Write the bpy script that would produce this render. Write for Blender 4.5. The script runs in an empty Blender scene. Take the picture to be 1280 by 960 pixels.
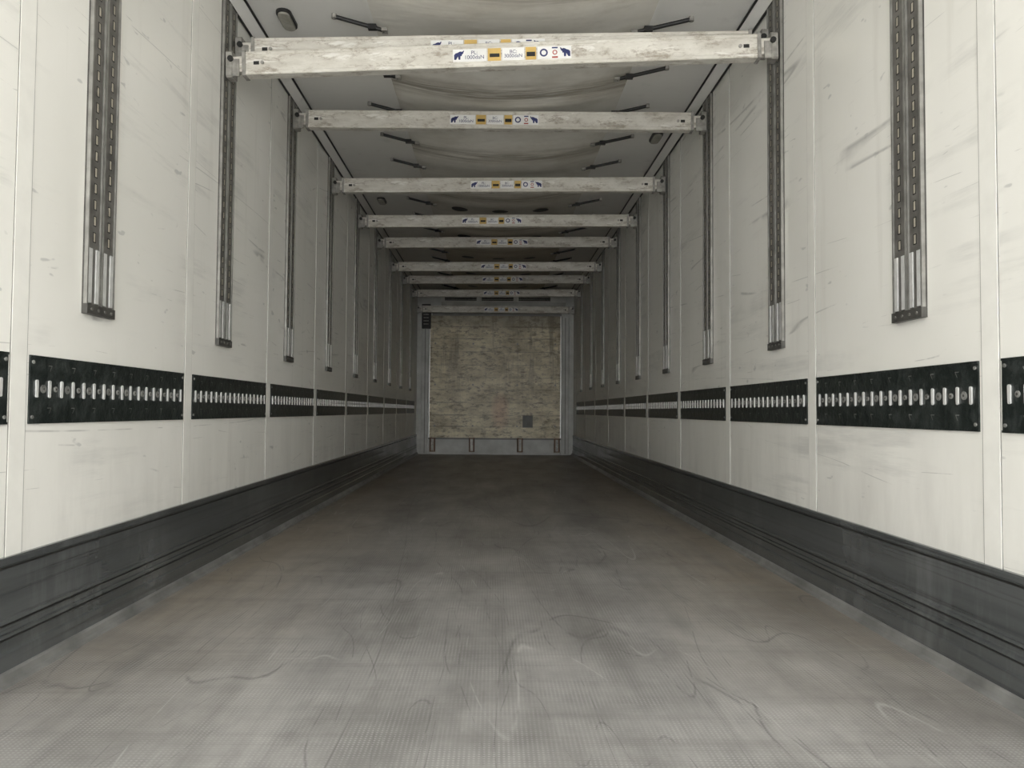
import bpy, bmesh, math, random
from mathutils import Vector, Matrix
random.seed(7)
scn = bpy.context.scene
W=1.245; H=2.605; Y0=-0.5; Y1=12.2; CAMZ=0.69

# ---------------------------------------------------------------- materials
class NT:
    def __init__(s,name):
        s.m=bpy.data.materials.new(name); s.m.use_nodes=True
        s.t=s.m.node_tree; s.n=s.t.nodes; s.l=s.t.links
        s.b=s.n['Principled BSDF']
    def new(s,typ,**k):
        nd=s.n.new(typ)
        for a,v in k.items(): setattr(nd,a,v)
        return nd
    def setin(s,sock,v):
        if isinstance(v,bpy.types.NodeSocket): s.l.new(v,sock)
        else: sock.default_value=v
    def coord(s,scale=(1,1,1),rot=(0,0,0)):
        tc=s.new('ShaderNodeTexCoord'); mp=s.new('ShaderNodeMapping')
        s.l.new(tc.outputs['Object'],mp.inputs['Vector']); mp.inputs['Scale'].default_value=scale
        mp.inputs['Rotation'].default_value=rot
        return mp.outputs[0]
    def noise(s,scale,stretch=(1,1,1),detail=4,rough=.55,dist=0,rot=(0,0,0)):
        n=s.new('ShaderNodeTexNoise'); s.l.new(s.coord(stretch,rot),n.inputs['Vector'])
        n.inputs['Scale'].default_value=scale; n.inputs['Detail'].default_value=detail
        n.inputs['Roughness'].default_value=rough; n.inputs['Distortion'].default_value=dist
        return n.outputs['Fac']
    def math(s,op,a,b=0.0,c=0.0,clamp=False):
        n=s.new('ShaderNodeMath',operation=op,use_clamp=clamp)
        s.setin(n.inputs[0],a); s.setin(n.inputs[1],b); s.setin(n.inputs[2],c)
        return n.outputs[0]
    def rng(s,v,a,b,c=0.0,d=1.0):
        n=s.new('ShaderNodeMapRange'); s.setin(n.inputs[0],v)
        for i,x in enumerate((a,b,c,d)): n.inputs[i+1].default_value=x
        return n.outputs[0]
    def mix(s,f,a,b):
        n=s.new('ShaderNodeMix',data_type='RGBA')
        s.setin(n.inputs[0],f)
        for k,v in ((6,a),(7,b)):
            if isinstance(v,tuple): n.inputs[k].default_value=(*v,1)
            else: s.l.new(v,n.inputs[k])
        return n.outputs[2]
    def sep(s):
        tc=s.new('ShaderNodeTexCoord'); x=s.new('ShaderNodeSeparateXYZ')
        s.l.new(tc.outputs['Object'],x.inputs[0]); return x.outputs
    def line(s,v,w):
        return s.rng(s.math('ABSOLUTE',s.math('SUBTRACT',v,.5)),0,w,1,0)
    def color(s,c):
        if isinstance(c,tuple): s.b.inputs['Base Color'].default_value=(*c,1)
        else: s.l.new(c,s.b.inputs['Base Color'])
    def bump(s,h,strength=.3,dist=.01):
        n=s.new('ShaderNodeBump'); n.inputs['Strength'].default_value=strength
        n.inputs['Distance'].default_value=dist
        s.l.new(h,n.inputs['Height']); s.l.new(n.outputs[0],s.b.inputs['Normal'])
    def fin(s,rough=.5,metal=0.0):
        s.setin(s.b.inputs['Roughness'],rough); s.b.inputs['Metallic'].default_value=metal
        return s.m

def simple(name,c,rough=.5,metal=0.0,var=.25,scale=14):
    t=NT(name); n=t.noise(scale)
    d=tuple(x*(1-var) for x in c); e=tuple(min(1,x*(1+var*.6)) for x in c)
    t.color(t.mix(t.rng(n,.3,.7),d,e)); return t.fin(rough,metal)

def m_wall():
    t=NT('white_grp_wall')
    big=t.noise(1.3); c=t.mix(t.rng(big,.3,.7),(.755,.747,.70),(.81,.802,.762))
    sm=t.math('MULTIPLY',t.rng(t.noise(1.4,(1,.6,8),6,.68,0,(.12,0,0)),.53,.70),t.rng(t.noise(2.0),.42,.58))
    c=t.mix(t.math('MULTIPLY',sm,.42),c,(.36,.365,.35))
    for sc,rot,a,b_,wd in ((1.1,.12,.50,.58,.003),(1.7,-.15,.52,.60,.003),(2.8,.3,.55,.62,.004)):
        ln=t.math('MULTIPLY',t.line(t.noise(sc,(1,.16,2.6),1,.4,.15,(rot,0,0)),wd),t.rng(t.noise(sc*2.3,(1,1,1.3)),a,b_))
        c=t.mix(t.math('MULTIPLY',ln,.55),c,(.22,.22,.215))
    sp=t.rng(t.noise(18,(1,.5,1.4),2,.5),.71,.75)
    c=t.mix(t.math('MULTIPLY',sp,.42),c,(.28,.29,.29))
    dr=t.rng(t.noise(9,(1,1,.08),4,.6),.60,.72); c=t.mix(t.math('MULTIPLY',dr,.16),c,(.42,.40,.35))
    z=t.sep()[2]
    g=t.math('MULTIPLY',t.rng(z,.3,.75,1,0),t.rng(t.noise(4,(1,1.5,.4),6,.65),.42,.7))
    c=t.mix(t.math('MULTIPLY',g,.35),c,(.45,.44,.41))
    t.color(c); t.bump(t.noise(2.5,detail=2),.08,.02)
    return t.fin(t.rng(big,.3,.7,.28,.45))
def m_floor():
    t=NT('aluminium_barley_floor')
    s=t.sep()
    ax=t.math('ABSOLUTE',s[0])
    c=t.mix(t.rng(t.noise(2.2,(1,.6,1),8,.68),.36,.64),(.225,.22,.213),(.40,.393,.38))
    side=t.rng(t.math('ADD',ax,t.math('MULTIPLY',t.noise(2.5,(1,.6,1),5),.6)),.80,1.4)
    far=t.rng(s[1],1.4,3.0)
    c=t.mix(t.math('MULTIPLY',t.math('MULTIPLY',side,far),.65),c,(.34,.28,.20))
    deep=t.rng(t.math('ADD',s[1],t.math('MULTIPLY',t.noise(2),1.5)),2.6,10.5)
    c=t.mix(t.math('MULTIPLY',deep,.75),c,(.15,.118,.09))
    st=t.rng(t.noise(7,(1,.09,1),7,.72,.15),.47,.64)
    c=t.mix(t.math('MULTIPLY',st,.42),c,(.135,.13,.125))
    tr=t.rng(t.noise(5,(.10,3,1),6,.7),.48,.66)
    c=t.mix(t.math('MULTIPLY',tr,.28),c,(.14,.133,.125))
    dk=t.rng(t.noise(1.3,(1,.9,1),7,.68,.6),.52,.64)
    c=t.mix(t.math('MULTIPLY',dk,.34),c,(.14,.133,.127))
    for sc,w,th,rt in ((.9,.0016,.40,.05),(1.5,.002,.43,.35),(2.3,.0026,.45,-.3),(3.5,.003,.46,.12),(4.5,.0035,.46,-.12),(2.0,.002,.45,.8)):
        ln=t.math('MULTIPLY',t.line(t.noise(sc,(1,.14,1),.8,.4,.25,(0,0,rt)),w),t.rng(t.noise(sc*1.9),th,th+.08))
        c=t.mix(t.math('MULTIPLY',ln,.55),c,(.075,.072,.07))
    wl=t.math('MULTIPLY',t.line(t.noise(3,(1,.12,1),1,.4,.1,(0,0,-.2)),.003),t.rng(t.noise(4),.48,.56)); c=t.mix(t.math('MULTIPLY',wl,.35),c,(.66,.66,.65))
    k=2*math.pi/.014
    a=t.math('SINE',t.math('MULTIPLY',t.math('ADD',s[0],s[1]),k*.7))
    b=t.math('SINE',t.math('MULTIPLY',t.math('SUBTRACT',s[0],s[1]),k*.7))
    p=t.rng(t.math('MULTIPLY',a,b),.15,.85)
    c=t.mix(t.math('MULTIPLY',t.math('MULTIPLY',p,t.rng(t.noise(6,(1,1,1),6),.4,.62,.15,1)),.36),c,(.66,.655,.645))
    t.color(c); t.bump(p,.25,.0015)
    return t.fin(t.rng(t.noise(4,(1,.3,1)),.3,.7,.30,.50),.25)
def m_kick():
    t=NT('brushed_grey_kickplate')
    c=t.mix(t.rng(t.noise(3,(1,.25,5),5,.6),.3,.7),(.105,.115,.118),(.175,.186,.19))
    sm=t.rng(t.noise(3,(1,1.6,.3),6,.65),.50,.7)
    c=t.mix(t.math('MULTIPLY',sm,.42),c,(.36,.375,.38))
    sc=t.rng(t.noise(5,(1,.12,12),5,.7),.54,.64)
    c=t.mix(t.math('MULTIPLY',sc,.5),c,(.055,.058,.06))
    t.color(c); t.bump(t.noise(3,(1,.3,2),2),.15,.006)
    return t.fin(t.rng(t.noise(4,(1,.5,2)),.3,.7,.13,.27),.6)
def m_beam():
    t=NT('worn_aluminium_beam')
    c=t.mix(t.rng(t.noise(5,(1,3,3),5,.7),.3,.7),(.50,.475,.42),(.75,.73,.67))
    d=t.rng(t.noise(9,(1,2,2.5),8,.8),.51,.62)
    c=t.mix(t.math('MULTIPLY',d,.7),c,(.23,.185,.135))
    w=t.rng(t.noise(8,(.5,3,3),4,.6,1),.61,.65)
    c=t.mix(t.math('MULTIPLY',w,.6),c,(.86,.85,.81))
    t.color(c); t.bump(t.noise(30),.1,.003)
    return t.fin(.48,.15)
def m_ply():
    t=NT('worn_plywood')
    s=t.sep()
    c=t.mix(t.rng(t.noise(2.6,(1,1,2.6),7,.7),.36,.62),(.50,.43,.27),(.92,.84,.62))
    d=t.rng(t.noise(9,(1,1,2.4),10,.82,.2),.50,.60)
    c=t.mix(t.math('MULTIPLY',d,.8),c,(.16,.12,.065))
    v=t.rng(t.noise(9,(1.2,1,.10),5,.65),.52,.62); v=t.math('MULTIPLY',v,t.rng(s[2],.8,1.6,.2,1))
    c=t.mix(t.math('MULTIPLY',v,.6),c,(.19,.15,.09))
    top=t.math('MULTIPLY',t.rng(t.math('ADD',s[2],t.math('MULTIPLY',t.noise(5),.3)),2.05,2.35),.7); c=t.mix(top,c,(.13,.11,.08))
    for zz in (.44,.62,.82,1.02,1.21,1.41,1.62,1.83,2.02):
        g=t.rng(t.math('ABSOLUTE',t.math('SUBTRACT',s[2],zz)),0,.014,1,0)
        c=t.mix(t.math('MULTIPLY',g,t.rng(t.noise(3,(1,1,.2),6),.42,.6,.1,.8)),c,(.12,.095,.06))
    dx=t.math('POWER',t.math('MULTIPLY',t.math('SUBTRACT',s[0],.08),6),2)
    dz=t.math('POWER',t.math('MULTIPLY',t.math('SUBTRACT',s[2],.68),3),2)
    r=t.math('MULTIPLY',t.rng(t.math('ADD',dx,dz),0,1,1,0),.22); c=t.mix(r,c,(.75,.2,.10))
    t.color(c); t.bump(t.noise(12,(1,1,3)),.3,.006)
    return t.fin(.4)
def m_fabric():
    t=NT('duct_canvas')
    s=t.sep()
    c=t.mix(t.rng(t.noise(2.2,(1,1,1),5,.6),.3,.7),(.64,.62,.56),(.77,.755,.705))
    yy=t.math('ADD',s[1],t.math('MULTIPLY',t.noise(3),.10))
    ph=t.math('FRACT',t.math('DIVIDE',t.math('SUBTRACT',yy,3.66),1.098))
    q=t.math('ABSOLUTE',t.math('SUBTRACT',ph,.66))
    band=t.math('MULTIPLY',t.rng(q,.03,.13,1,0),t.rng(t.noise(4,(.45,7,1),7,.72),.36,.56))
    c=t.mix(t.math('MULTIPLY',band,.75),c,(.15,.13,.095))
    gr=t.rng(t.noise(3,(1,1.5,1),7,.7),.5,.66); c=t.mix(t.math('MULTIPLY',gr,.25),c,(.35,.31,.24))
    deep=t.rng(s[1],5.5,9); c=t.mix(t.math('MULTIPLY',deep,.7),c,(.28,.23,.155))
    t.color(c); t.bump(t.noise(2,(.8,2.2,1),3,.5,.3),.4,.04)
    return t.fin(.75)
def m_ceil():
    t=NT('ceiling_panel_white')
    s=t.sep()
    c=t.mix(t.rng(t.noise(1.2),.3,.7),(.74,.735,.705),(.80,.795,.77))
    c=t.mix(t.math('MULTIPLY',t.rng(t.noise(7),.6,.75),.2),c,(.3,.29,.26))
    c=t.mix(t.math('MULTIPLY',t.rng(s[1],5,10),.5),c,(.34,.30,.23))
    t.color(c); return t.fin(.5)
def m_strip():
    t=NT('black_lashing_plate')
    c=t.mix(t.rng(t.noise(22,(1,1,1),5,.7),.45,.7),(.009,.013,.012),(.038,.045,.043))
    t.color(c); t.bump(t.noise(40,detail=3),.6,.006); return t.fin(.36,.1)
WALL=m_wall(); FLOOR=m_floor(); KICK=m_kick(); BEAM=m_beam(); PLY=m_ply(); FAB=m_fabric(); CEIL=m_ceil(); STRIP=m_strip()
SEAM=simple('joint_cover_white',(.78,.773,.73),.4,0,.05)
GAP=simple('joint_sealant_grey',(.30,.295,.275),.6)
TRACK=simple('galvanised_track',(.155,.15,.138),.42,.35,.35,20)
TRACKD=simple('galvanised_track_dark',(.075,.073,.067),.5,.3,.35,20)  # darker metal tone of the backing plate, end cap and rivet centres
TRACKE=simple('track_flange_light',(.28,.275,.255),.4,.4,.3,20)
SLOT=simple('slot_bright_edge',(.40,.37,.30),.5,.1)
DARK=simple('dark_recess',(.012,.012,.011),.6)
ALU=simple('bare_aluminium',(.68,.685,.67),.33,.3,.15,30)
STEEL=simple('dull_steel',(.34,.33,.305),.45,.4,.4,30)
DOT=simple('rivet_steel',(.30,.30,.285),.4,.4,.4,30)
BLACK=simple('black_rubber',(.012,.012,.012),.5)
CURB=simple('worn_curb_aluminium',(.24,.24,.232),.42,.35,.4,6)
FGREY=simple('bulkhead_grey',(.58,.585,.56),.45,0,.2,5)
FGREYD=simple('bulkhead_dark_grey',(.24,.24,.225),.5,0,.2,5)  # darker grey for the header, column line and lip below the panel
BROWN=simple('rusty_brown_post',(.17,.10,.065),.6,0,.3,8)
LAMP=simple('lamp_lens',(.34,.33,.29),.25,0,.2,30)
WSTICK=simple('sticker_white',(.80,.80,.785),.4,0,.08)
YSTICK=simple('sticker_yellow',(.62,.42,.13),.4,0,.15)
BLUE=simple('sticker_blue',(.025,.035,.13),.4)
RED=simple('sticker_red',(.40,.08,.06),.4)
PATCH=simple('grey_patch',(.17,.17,.155),.5)

# ---------------------------------------------------------------- mesh builder
class MB:
    def __init__(s): s.v=[]; s.f=[]; s.mi=[]; s.mats=[]; s.sm=[]
    def mat(s,m):
        if m not in s.mats: s.mats.append(m)
        return s.mats.index(m)
    def add(s,vs,fs,m,smooth=False):
        o=len(s.v); s.v+=[tuple(v) for v in vs]; i=s.mat(m)
        for f in fs: s.f.append(tuple(o+k for k in f)); s.mi.append(i); s.sm.append(smooth)
    def box(s,x0,x1,y0,y1,z0,z1,m):
        x0,x1=min(x0,x1),max(x0,x1); y0,y1=min(y0,y1),max(y0,y1); z0,z1=min(z0,z1),max(z0,z1)
        vs=[(x,y,z) for x in (x0,x1) for y in (y0,y1) for z in (z0,z1)]
        s.add(vs,[(0,1,3,2),(4,6,7,5),(0,4,5,1),(2,3,7,6),(0,2,6,4),(1,5,7,3)],m)
    def bbox(s,x0,x1,y0,y1,z0,z1,m,c=.004,axis=0):
        lo=[x0,y0,z0]; hi=[x1,y1,z1]; a,b=[i for i in range(3) if i!=axis]
        pr=[(lo[a]+c,lo[b]),(hi[a]-c,lo[b]),(hi[a],lo[b]+c),(hi[a],hi[b]-c),(hi[a]-c,hi[b]),(lo[a]+c,hi[b]),(lo[a],hi[b]-c),(lo[a],lo[b]+c)]
        s.prism(pr,axis,lo[axis],hi[axis],m)
    def prism(s,pr,axis,p0,p1,m,smooth=False,caps=True):
        n=len(pr); vs=[]
        a,b=[i for i in range(3) if i!=axis]
        for p in (p0,p1):
            for u,w in pr:
                q=[0,0,0]; q[axis]=p; q[a]=u; q[b]=w; vs.append(q)
        s.add(vs,[(i,(i+1)%n,n+(i+1)%n,n+i) for i in range(n)],m,smooth)
        if caps: s.add(vs,[tuple(range(n))[::-1],tuple(range(n,2*n))],m)
    def tube(s,p,q,r,m,n=10):
        p=Vector(p); q=Vector(q); d=(q-p).normalized()
        u=d.orthogonal().normalized(); w=d.cross(u); vs=[]
        for c in (p,q):
            for i in range(n):
                t=2*math.pi*i/n; vs.append(c+u*(r*math.cos(t))+w*(r*math.sin(t)))
        s.add(vs,[(i,(i+1)%n,n+(i+1)%n,n+i) for i in range(n)],m,True)
        s.add(vs,[tuple(range(n))[::-1],tuple(range(n,2*n))],m)
    def obj(s,name,parent=None,loc=None,rot=None):
        me=bpy.data.meshes.new(name); me.from_pydata(s.v,[],s.f)
        for m in s.mats: me.materials.append(m)
        me.polygons.foreach_set('material_index',s.mi); me.polygons.foreach_set('use_smooth',s.sm)
        bm=bmesh.new(); bm.from_mesh(me); bmesh.ops.recalc_face_normals(bm,faces=bm.faces[:]); bm.to_mesh(me); bm.free()
        o=bpy.data.objects.new(name,me); scn.collection.objects.link(o)
        if loc: o.location=loc
        if rot: o.rotation_euler=rot
        if parent: o.parent=parent
        return o

# ---------------------------------------------------------------- shell
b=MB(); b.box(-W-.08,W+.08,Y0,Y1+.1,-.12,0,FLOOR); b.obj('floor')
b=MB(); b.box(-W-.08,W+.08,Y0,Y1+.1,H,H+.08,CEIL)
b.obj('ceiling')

TR={-1:[2.37+1.10*k for k in range(9)], 1:[2.305+1.09*k for k in range(9)]}
SE={-1:[2.03-.04+1.10*k-2*1.10 for k in range(12)], 1:[1.95-.01+1.09*k-2*1.09 for k in range(12)]}
NM={-1:'left',1:'right'}
for s in (-1,1):
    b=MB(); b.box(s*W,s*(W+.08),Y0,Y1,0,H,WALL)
    for y in SE[s]:
        if y>Y0+.1 and y<Y1-.05:
            b.box(s*(W-.0025),s*W,y-.033,y+.033,.30,H-.03,SEAM)
            for e in (-1,1):
                b.box(s*(W-.0012),s*W,y+e*.033-(.004 if e<0 else 0),y+e*.033+(.004 if e>0 else 0),.30,H-.03,GAP)
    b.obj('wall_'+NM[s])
    b=MB()
    prof=[(0,.311),(.012,.311),(.016,.306),(.016,.294),(.010,.290),(.008,.22),(.010,.158),(.016,.154),(.016,.146),(.010,.142),(.010,.122),(.016,.118),(.016,.110),(.010,.106),(.011,.075),(.018,.070),(.020,.030),(0,.030)]
    b.prism([(s*(W-x),z) for x,z in prof],1,Y0,Y1-.02,KICK)
    for z0,z1,x in ((.282,.288,.0100),(.138,.1415,.0112),(.102,.1055,.0112)):
        b.box(s*(W-x),s*(W-.0085),Y0,Y1-.02,z0,z1,DARK)
    cu=[(0,.030),(.022,.030),(.028,.024),(.032,.010),(.042,.006),(.045,.0),(0,0)]
    b.prism([(s*(W-x),z) for x,z in cu],1,Y0,Y1-.02,CURB)
    b.obj('baseboard_'+NM[s])
    b=MB()
    b.prism([(s*W,H-.05),(s*(W-.006),H-.05),(s*(W-.05),H-.008),(s*(W-.05),H),(s*W,H)],1,Y0,Y1-.02,CEIL)
    b.tube((s*(W-.055),Y0,H-.006),(s*(W-.055),Y1-.05,H-.006),.006,BLACK,8)
    b.tube((s*(W-.008),Y0,H-.056),(s*(W-.008),Y1-.05,H-.056),.006,BLACK,8)
    b.obj('trim_'+('1' if s<0 else '2'))

    b=MB()
    X=lambda t: s*(W-t)
    for i in range(len(SE[s])):
        y0=SE[s][i]+.046; y1=SE[s][i]+(1.10 if s<0 else 1.09)-.046
        if y0<Y0+.1 or y1>Y1-.03: continue
        z0,z1=.646,.829
        b.box(X(0),X(.004),y0,y1,z0,z1,STRIP)
        b.box(X(.004),X(.006),y0,y1,z1-.006,z1,STRIP); b.box(X(.004),X(.006),y0,y1,z0,z0+.006,STRIP)
        n=17; p=(y1-y0)/n
        for k in range(n):
            y=y0+p*(k+.5); zc=.740
            pr=[]
            for a in range(12):
                t=2*math.pi*a/12; pr.append((y+.0055*math.cos(t),zc+.005*math.sin(t)+(.019 if math.sin(t)>=0 else -.019)))
            b.prism(pr,0,X(.004),X(.0075),ALU)
            b.box(X(.004),X(.0055),y+.0075,y+.0125,zc-.022,zc+.022,DARK)
            if k<n-1:
                yy=y+p/2
                b.tube((X(.004),yy,zc),(X(.007),yy,zc),.008 if k%2 else .0115,DOT,12)
                b.tube((X(.007),yy,zc),(X(.008),yy,zc),.0035,TRACKD,8)
            if k%2==1:
                for e in (-1,1):
                    z=zc+e*.058
                    b.add([(X(.0062),y-.009,z+.007),(X(.0062),y+.009,z+.007),(X(.0062),y+.009,z+.005),(X(.0062),y-.009,z+.005)],[(0,1,2,3)],DOT)
                    b.add([(X(.0062),y+.009,z+.006),(X(.0062),y+.007,z+.006),(X(.0062),y-.002,z-.009),(X(.0062),y,z-.009)],[(0,1,2,3)],DOT)
        for yy in (y0+.012,y1-.012):
            for zz in (z0+.018,z1-.018): b.tube((X(.004),yy,zz),(X(.007),yy,zz),.005,DOT,8)
    b.obj('lashing_rail')

    for y in TR[s]:
        b=MB(); zb=.972; zt=H-.055; w=.084
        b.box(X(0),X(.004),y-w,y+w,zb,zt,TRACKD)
        for c in (-.043,.043):
            for e in (-1,1):
                ye=y+c+e*.036
                b.box(X(.004),X(.015),ye-.0035,ye+.0035,zb+.03,zt,TRACKE)
                b.box(X(.004),X(.0145),y+c+e*.020-.009,y+c+e*.020+.009,zb+.035,zb+.20,ALU)
            b.box(X(.004),X(.012),y+c-.028,y+c+.028,zb+.20,zt,TRACK)
            b.box(X(.004),X(.012),y+c-.009,y+c+.009,zb+.03,zb+.20,TRACK)
            z=zb+.22
            while z<zt-.04:
                b.box(X(.012),X(.0126),y+c-.0085,y+c+.0085,z,z+.032,DARK)
                b.box(X(.0126),X(.0132),y+c-.005,y+c+.004,z+.003,z+.029,SLOT)
                z+=.05
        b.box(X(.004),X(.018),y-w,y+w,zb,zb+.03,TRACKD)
        for c in (-.06,-.02,.02,.06): b.tube((X(.018),y+c,zb+.015),(X(.021),y+c,zb+.015),.005,TRACK,8)
        b.obj('load_beam_track')

# ---------------------------------------------------------------- front bulkhead
b=MB(); b.box(-W-.08,W+.08,Y1,Y1+.1,0,H,FGREY); b.obj('wall_back')
root=bpy.data.objects.new('bulkhead_lining',None); scn.collection.objects.link(root)
b=MB()
b.box(-1.03,1.03,Y1-.05,Y1-.012,.262,2.195,PLY)
for x in (-1.045,1.03): b.box(x,x+.015,Y1-.06,Y1-.012,.262,2.195,ALU)
b.box(.36+.08,.52+.08,Y1-.053,Y1-.05,.43,.62,PATCH)
for z in (.45,1.1,1.75):
    for x in (-.95,-.35,.35,.95): b.tube((x,Y1-.05,z),(x,Y1-.055,z),.014,STEEL,8)
b.obj('plywood_panel',root)
b=MB()
for s in (-1,1):
    b.bbox(min(s*1.05,s*1.17),max(s*1.05,s*1.17),Y1-.05,Y1,0.0,2.19,FGREY,.01,2)
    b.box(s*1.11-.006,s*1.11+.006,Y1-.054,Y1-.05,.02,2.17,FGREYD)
b.box(-1.05,1.05,Y1-.04,Y1,.0,.06,FGREY)
b.box(-1.05,1.05,Y1-.02,Y1-.005,.06,.262,FGREY)
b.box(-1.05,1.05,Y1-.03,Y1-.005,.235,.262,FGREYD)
for x in (-.98,-.36,.40,.98):
    b.bbox(x-.045,x+.045,Y1-.08,Y1-.03,.04,.262,BROWN,.006,2)
    b.box(x-.02,x+.02,Y1-.09,Y1-.08,.06,.24,STEEL)
b.obj('frame',root)
b=MB()
b.prism([(Y1,2.34),(Y1-.10,2.34),(Y1-.16,2.40),(Y1-.16,2.57),(Y1,2.57)],0,-.86,1.10,FGREY)
for x0,x1 in ((-.80,-.30),(-.22,.28),(.36,.86)):
    b.box(x0,x1,Y1-.166,Y1-.16,2.42,2.55,DARK)
    for k in range(4): b.box(x0,x1,Y1-.172,Y1-.166,2.435+k*.03,2.442+k*.03,STEEL)
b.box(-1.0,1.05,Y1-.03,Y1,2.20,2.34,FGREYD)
b.obj('evaporator_unit')
b=MB(); b.bbox(-1.16,-1.02,Y1-.16,Y1-.065,1.98,2.19,BLACK,.01,2); b.bbox(-1.16,-1.02,Y1-.16,Y1,2.19,2.36,BLACK,.01,2)
b.box(-1.14,-1.04,Y1-.166,Y1-.16,2.02,2.30,DARK)
for k in range(5): b.box(-1.13,-1.05,Y1-.17,Y1-.166,2.04+k*.05,2.05+k*.05,STEEL)
b.obj('control_box',root)

# ---------------------------------------------------------------- ceiling duct: canvas that bellies down between its hangers
XL,XR=-.62,.74
def dz(x,y):
    u=(x-(XL+XR)/2)/((XR-XL)/2)
    a=math.sin(math.pi*(y-3.90)/1.098)
    e=max(0,1-u*u)
    yy=y+.05*u*u
    wr=.0035*math.sin(yy*19+1.5*math.sin(2.2*u+y*1.3))*math.sin(y*2.3+u*2)**2
    return H-.024-e*(.030+.062*abs(a)**1.3)+wr*e**.5
b=MB(); nx=36; ny=640; ya,yb=Y0+.3,Y1-.18
vs=[(XL+(XR-XL)*i/nx,ya+(yb-ya)*j/ny,dz(XL+(XR-XL)*i/nx,ya+(yb-ya)*j/ny)) for j in range(ny+1) for i in range(nx+1)]
fs=[(j*(nx+1)+i,j*(nx+1)+i+1,(j+1)*(nx+1)+i+1,(j+1)*(nx+1)+i) for j in range(ny) for i in range(nx)]
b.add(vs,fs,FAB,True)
for x in (XL,XR):
    b.box(x-.008,x+.008,ya,yb,H-.026,H-.001,CEIL)
duct=b.obj('air_duct')
b=MB()
for y in (6.98,8.08,9.18,10.28,11.3):
    for x in (-.34,.03,.40):
        pts=[(x,y,dz(x,y)-.009)]; n=16
        for i in range(n):
            t=2*math.pi*i/n; px=x+.075*math.cos(t); py=y+.12*math.sin(t); pts.append((px,py,dz(px,py)-.009))
        b.add(pts,[(0,1+i,1+(i+1)%n) for i in range(n)],DARK)
o=b.obj('vent_openings',duct)
b=MB()
y=3.68-.53*6
while y<11.8:
    for s,xi,xo in ((-1,-.56,-.80),(1,.66,.93)):
        p=(xo,y-.02,H-.012); q=(xi,y+.02,H-.060)
        b.tube(p,q,.0100,BLACK)
        b.tube((xo,y-.02,H),(xo,y-.02,H-.022),.013,STEEL)
        m=Vector(p).lerp(Vector(q),.75); b.box(m.x-.02,m.x+.02,m.y-.012,m.y+.012,m.z-.013,m.z+.012,BLACK)
        b.box(q[0]-.014,q[0]+.014,q[1]-.02,q[1]+.02,q[2]-.008,q[2]+.006,STEEL)
    y+=.53
b.obj('straps',duct)

for x,y in ((-1.04,3.70),(1.10,5.28),(-1.05,6.95),(1.08,2.1),(1.08,8.6),(-1.05,10.2)):
    b=MB()
    def stad(r,l,n=8):
        pts=[]
        for i in range(2*n+2):
            t=math.pi*i/n if i<=n else math.pi*(i-1)/n
            pts.append((x+r*math.cos(t),y+r*math.sin(t)+(l if i<=n else -l)))
        return pts
    b.prism(stad(.036,.06),2,H-.014,H,BLACK); b.prism(stad(.028,.058),2,H-.024,H-.014,LAMP)
    b.obj('ceiling_lamp')

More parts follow.
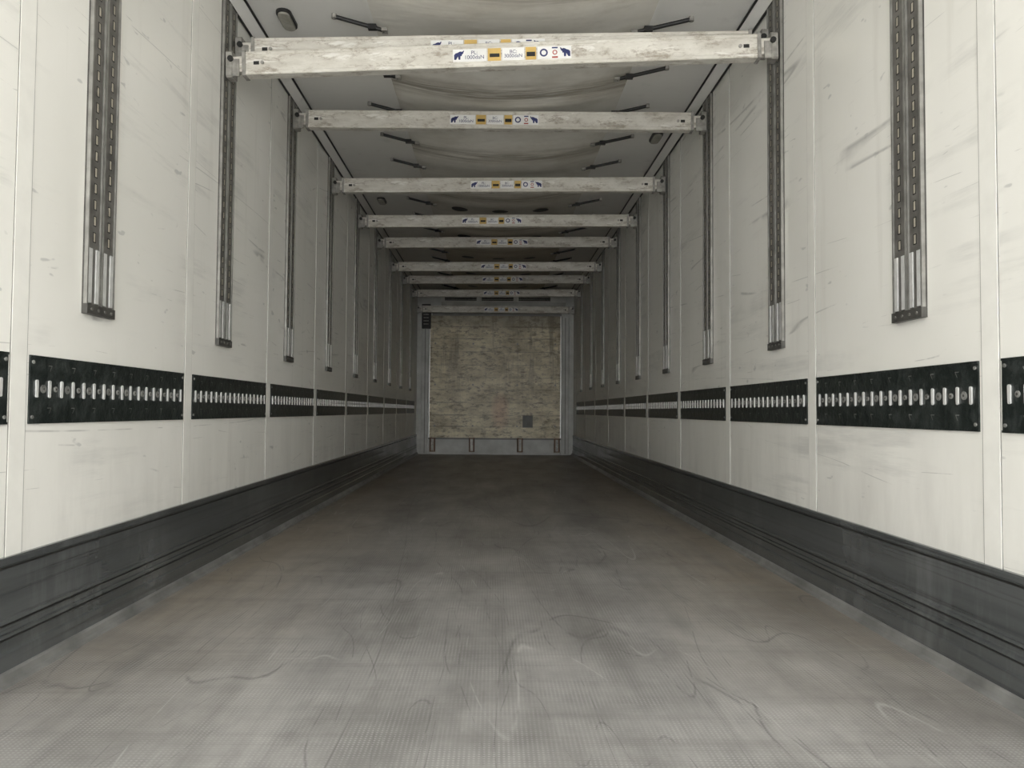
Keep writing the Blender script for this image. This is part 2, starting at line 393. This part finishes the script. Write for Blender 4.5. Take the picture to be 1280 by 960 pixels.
# ---------------------------------------------------------------- load beams
ELE=[(-.9,-.8),(-.5,-.8),(-.45,-.25),(-.1,-.2),(.0,-.8),(.35,-.8),(.4,-.1),(.62,-.15),(.7,.15),(.95,.35),(1.15,.85),(1.0,.9),(.8,.55),(.55,.75),(.2,.7),(-.2,.5),(-.6,.4),(-.9,.1)]
FD=.028
def text(body,size,x,z,par,mat,f):
    cu=bpy.data.curves.new('label_text','FONT'); cu.body=body; cu.size=size; cu.align_x='CENTER'; cu.align_y='CENTER'
    cu.space_line=.85
    cu.materials.append(mat); o=bpy.data.objects.new('label_text',cu); scn.collection.objects.link(o)
    o.parent=par; o.location=(x,f,z); o.rotation_euler=(math.pi/2,0,0)
def beam(yl,yr,zl,zr,lx=0.0):
    b=MB(); h=.05; d=FD; L=1.135
    pr=[(-d,-h),(-d,-h+.012),(-d+.003,-h+.015),(-d+.003,h-.015),(-d,h-.012),(-d,h),(-d+.004,h+.003),(d-.004,h+.003),(d,h),(d,h-.012),(d-.003,h-.015),(d-.003,-h+.015),(d,-h+.012),(d,-h),(d-.004,-h-.003),(-d+.004,-h-.003)]
    b.prism(pr,0,-L,L,BEAM)
    for s in (-1,1):
        def bx(xa,xb,y0,y1,z0,z1,m,c=.004): b.bbox(min(s*xa,s*xb),max(s*xa,s*xb),y0,y1,z0,z1,m,c,0)
        bx(L,L+.015,-d-.005,d+.005,-h-.007,h+.007,STEEL)
        bx(L+.015,1.195,-.021,.021,-.036,.036,BEAM)
        bx(1.195,1.223,-.034,.034,-.062,.058,STEEL,.008)
        bx(1.165,1.195,-.030,-.018,-.058,.02,STEEL,.003)
        b.tube((s*1.20,-.044,.018),(s*1.20,-.034,.018),.013,DARK,10)
        b.tube((s*1.06,-d-.003,.0),(s*1.06,-d+.004,.0),.008,STEEL,10)
        bx(1.075,1.10,-d+.0015,-d+.0035,-.008,.008,DARK,.001)
    q=-d+.0005
    def pl(x0,x1,z0,z1,m,e=0.0): b.box(lx+x0,lx+x1,q-e,q+.003,z0,z1,m)
    pl(-.175,-.025,-.028,.028,WSTICK); pl(-.020,.038,-.028,.028,YSTICK); pl(.044,.142,-.028,.028,WSTICK)
    pl(.148,.194,-.028,.028,YSTICK); pl(.200,.350,-.028,.028,WSTICK)
    pl(-.012,.032,-.012,.004,DARK,.0006); pl(.152,.190,-.014,.006,DARK,.0006)
    for cx,mm in ((-.150,1),(.325,-1)):
        pts=[(lx+cx+u*.022*mm,q-.0008,v*.024) for u,v in ELE]
        o=len(pts); b.add([(lx+cx,q-.0008,.0)]+pts,[(0,1+i,1+(i+1)%o) for i in range(o)],BLUE)
    def ring(cx,r,m):
        n=16; vs=[]
        for rr in (r,r*.6):
            for i in range(n):
                t=2*math.pi*i/n; vs.append((lx+cx+rr*math.cos(t),q-.0008,rr*math.sin(t)))
        b.add(vs,[(i,(i+1)%n,n+(i+1)%n,n+i) for i in range(n)],m)
    ring(.228,.018,BLUE); ring(.277,.011,RED)
    b.box(lx+.264,lx+.290,q-.0008,q,-.025,-.018,RED); b.box(lx+.264,lx+.290,q-.0008,q,.018,.024,BLUE)
    mid=Vector((0,(yl+yr)/2,(zl+zr)/2))
    o=b.obj('load_beam',None,mid,(0,-math.atan2(zr-zl,2.45),math.atan2(yr-yl,2.45)))
    text('PL:\n1000daN',.024,lx-.080,0,o,BLUE,q-.001)
    text('BC:\n3000daN',.022,lx+.093,0,o,BLUE,q-.001)
    return o
def bm_(k,zl,zr,off=0.0,lx=0.0):
    beam(TR[-1][k]+off,TR[1][k]+off,zl,zr,lx)
bm_(1,2.235,2.305,-.05,-.03)
bm_(1,2.358,2.378,.07,-.14)
bm_(2,2.43,2.40,0,-.11)
bm_(3,2.352,2.352,0,-.02)
bm_(4,2.358,2.358,0,-.13)
bm_(5,2.41,2.41,0,-.03)
bm_(6,2.37,2.365)
bm_(7,2.405,2.405)
bm_(8,2.395,2.395)
beam(11.96,11.96,2.27,2.27)

# ---------------------------------------------------------------- light: overcast sky through the open rear doors
w=bpy.data.worlds.new('overcast_sky'); scn.world=w; w.use_nodes=True
nt=w.node_tree; bg=nt.nodes['Background']
tc=nt.nodes.new('ShaderNodeTexCoord'); sx=nt.nodes.new('ShaderNodeSeparateXYZ'); cr=nt.nodes.new('ShaderNodeValToRGB')
nt.links.new(tc.outputs['Generated'],sx.inputs[0])
mr=nt.nodes.new('ShaderNodeMapRange'); mr.inputs[1].default_value=-1; nt.links.new(sx.outputs[2],mr.inputs[0])
nt.links.new(mr.outputs[0],cr.inputs[0])
e=cr.color_ramp.elements; e[0].position=.48; e[0].color=(.80,.79,.765,1); e[1].position=.52; e[1].color=(1,.995,.975,1)
nt.links.new(cr.outputs[0],bg.inputs[0]); bg.inputs[1].default_value=7.4
scn.view_settings.view_transform='Standard'

# ---------------------------------------------------------------- camera
cd=bpy.data.cameras.new('camera'); cam=bpy.data.objects.new('camera',cd); scn.collection.objects.link(cam)
cd.sensor_width=36; cd.lens=961/1280*36; cd.shift_x=22/1280; cd.clip_start=.05
R=Matrix.Rotation(math.radians(92.0),4,'X')@Matrix.Rotation(math.radians(.45),4,'Z')
cam.matrix_world=Matrix.Translation((-.01,0,CAMZ))@R
scn.camera=cam
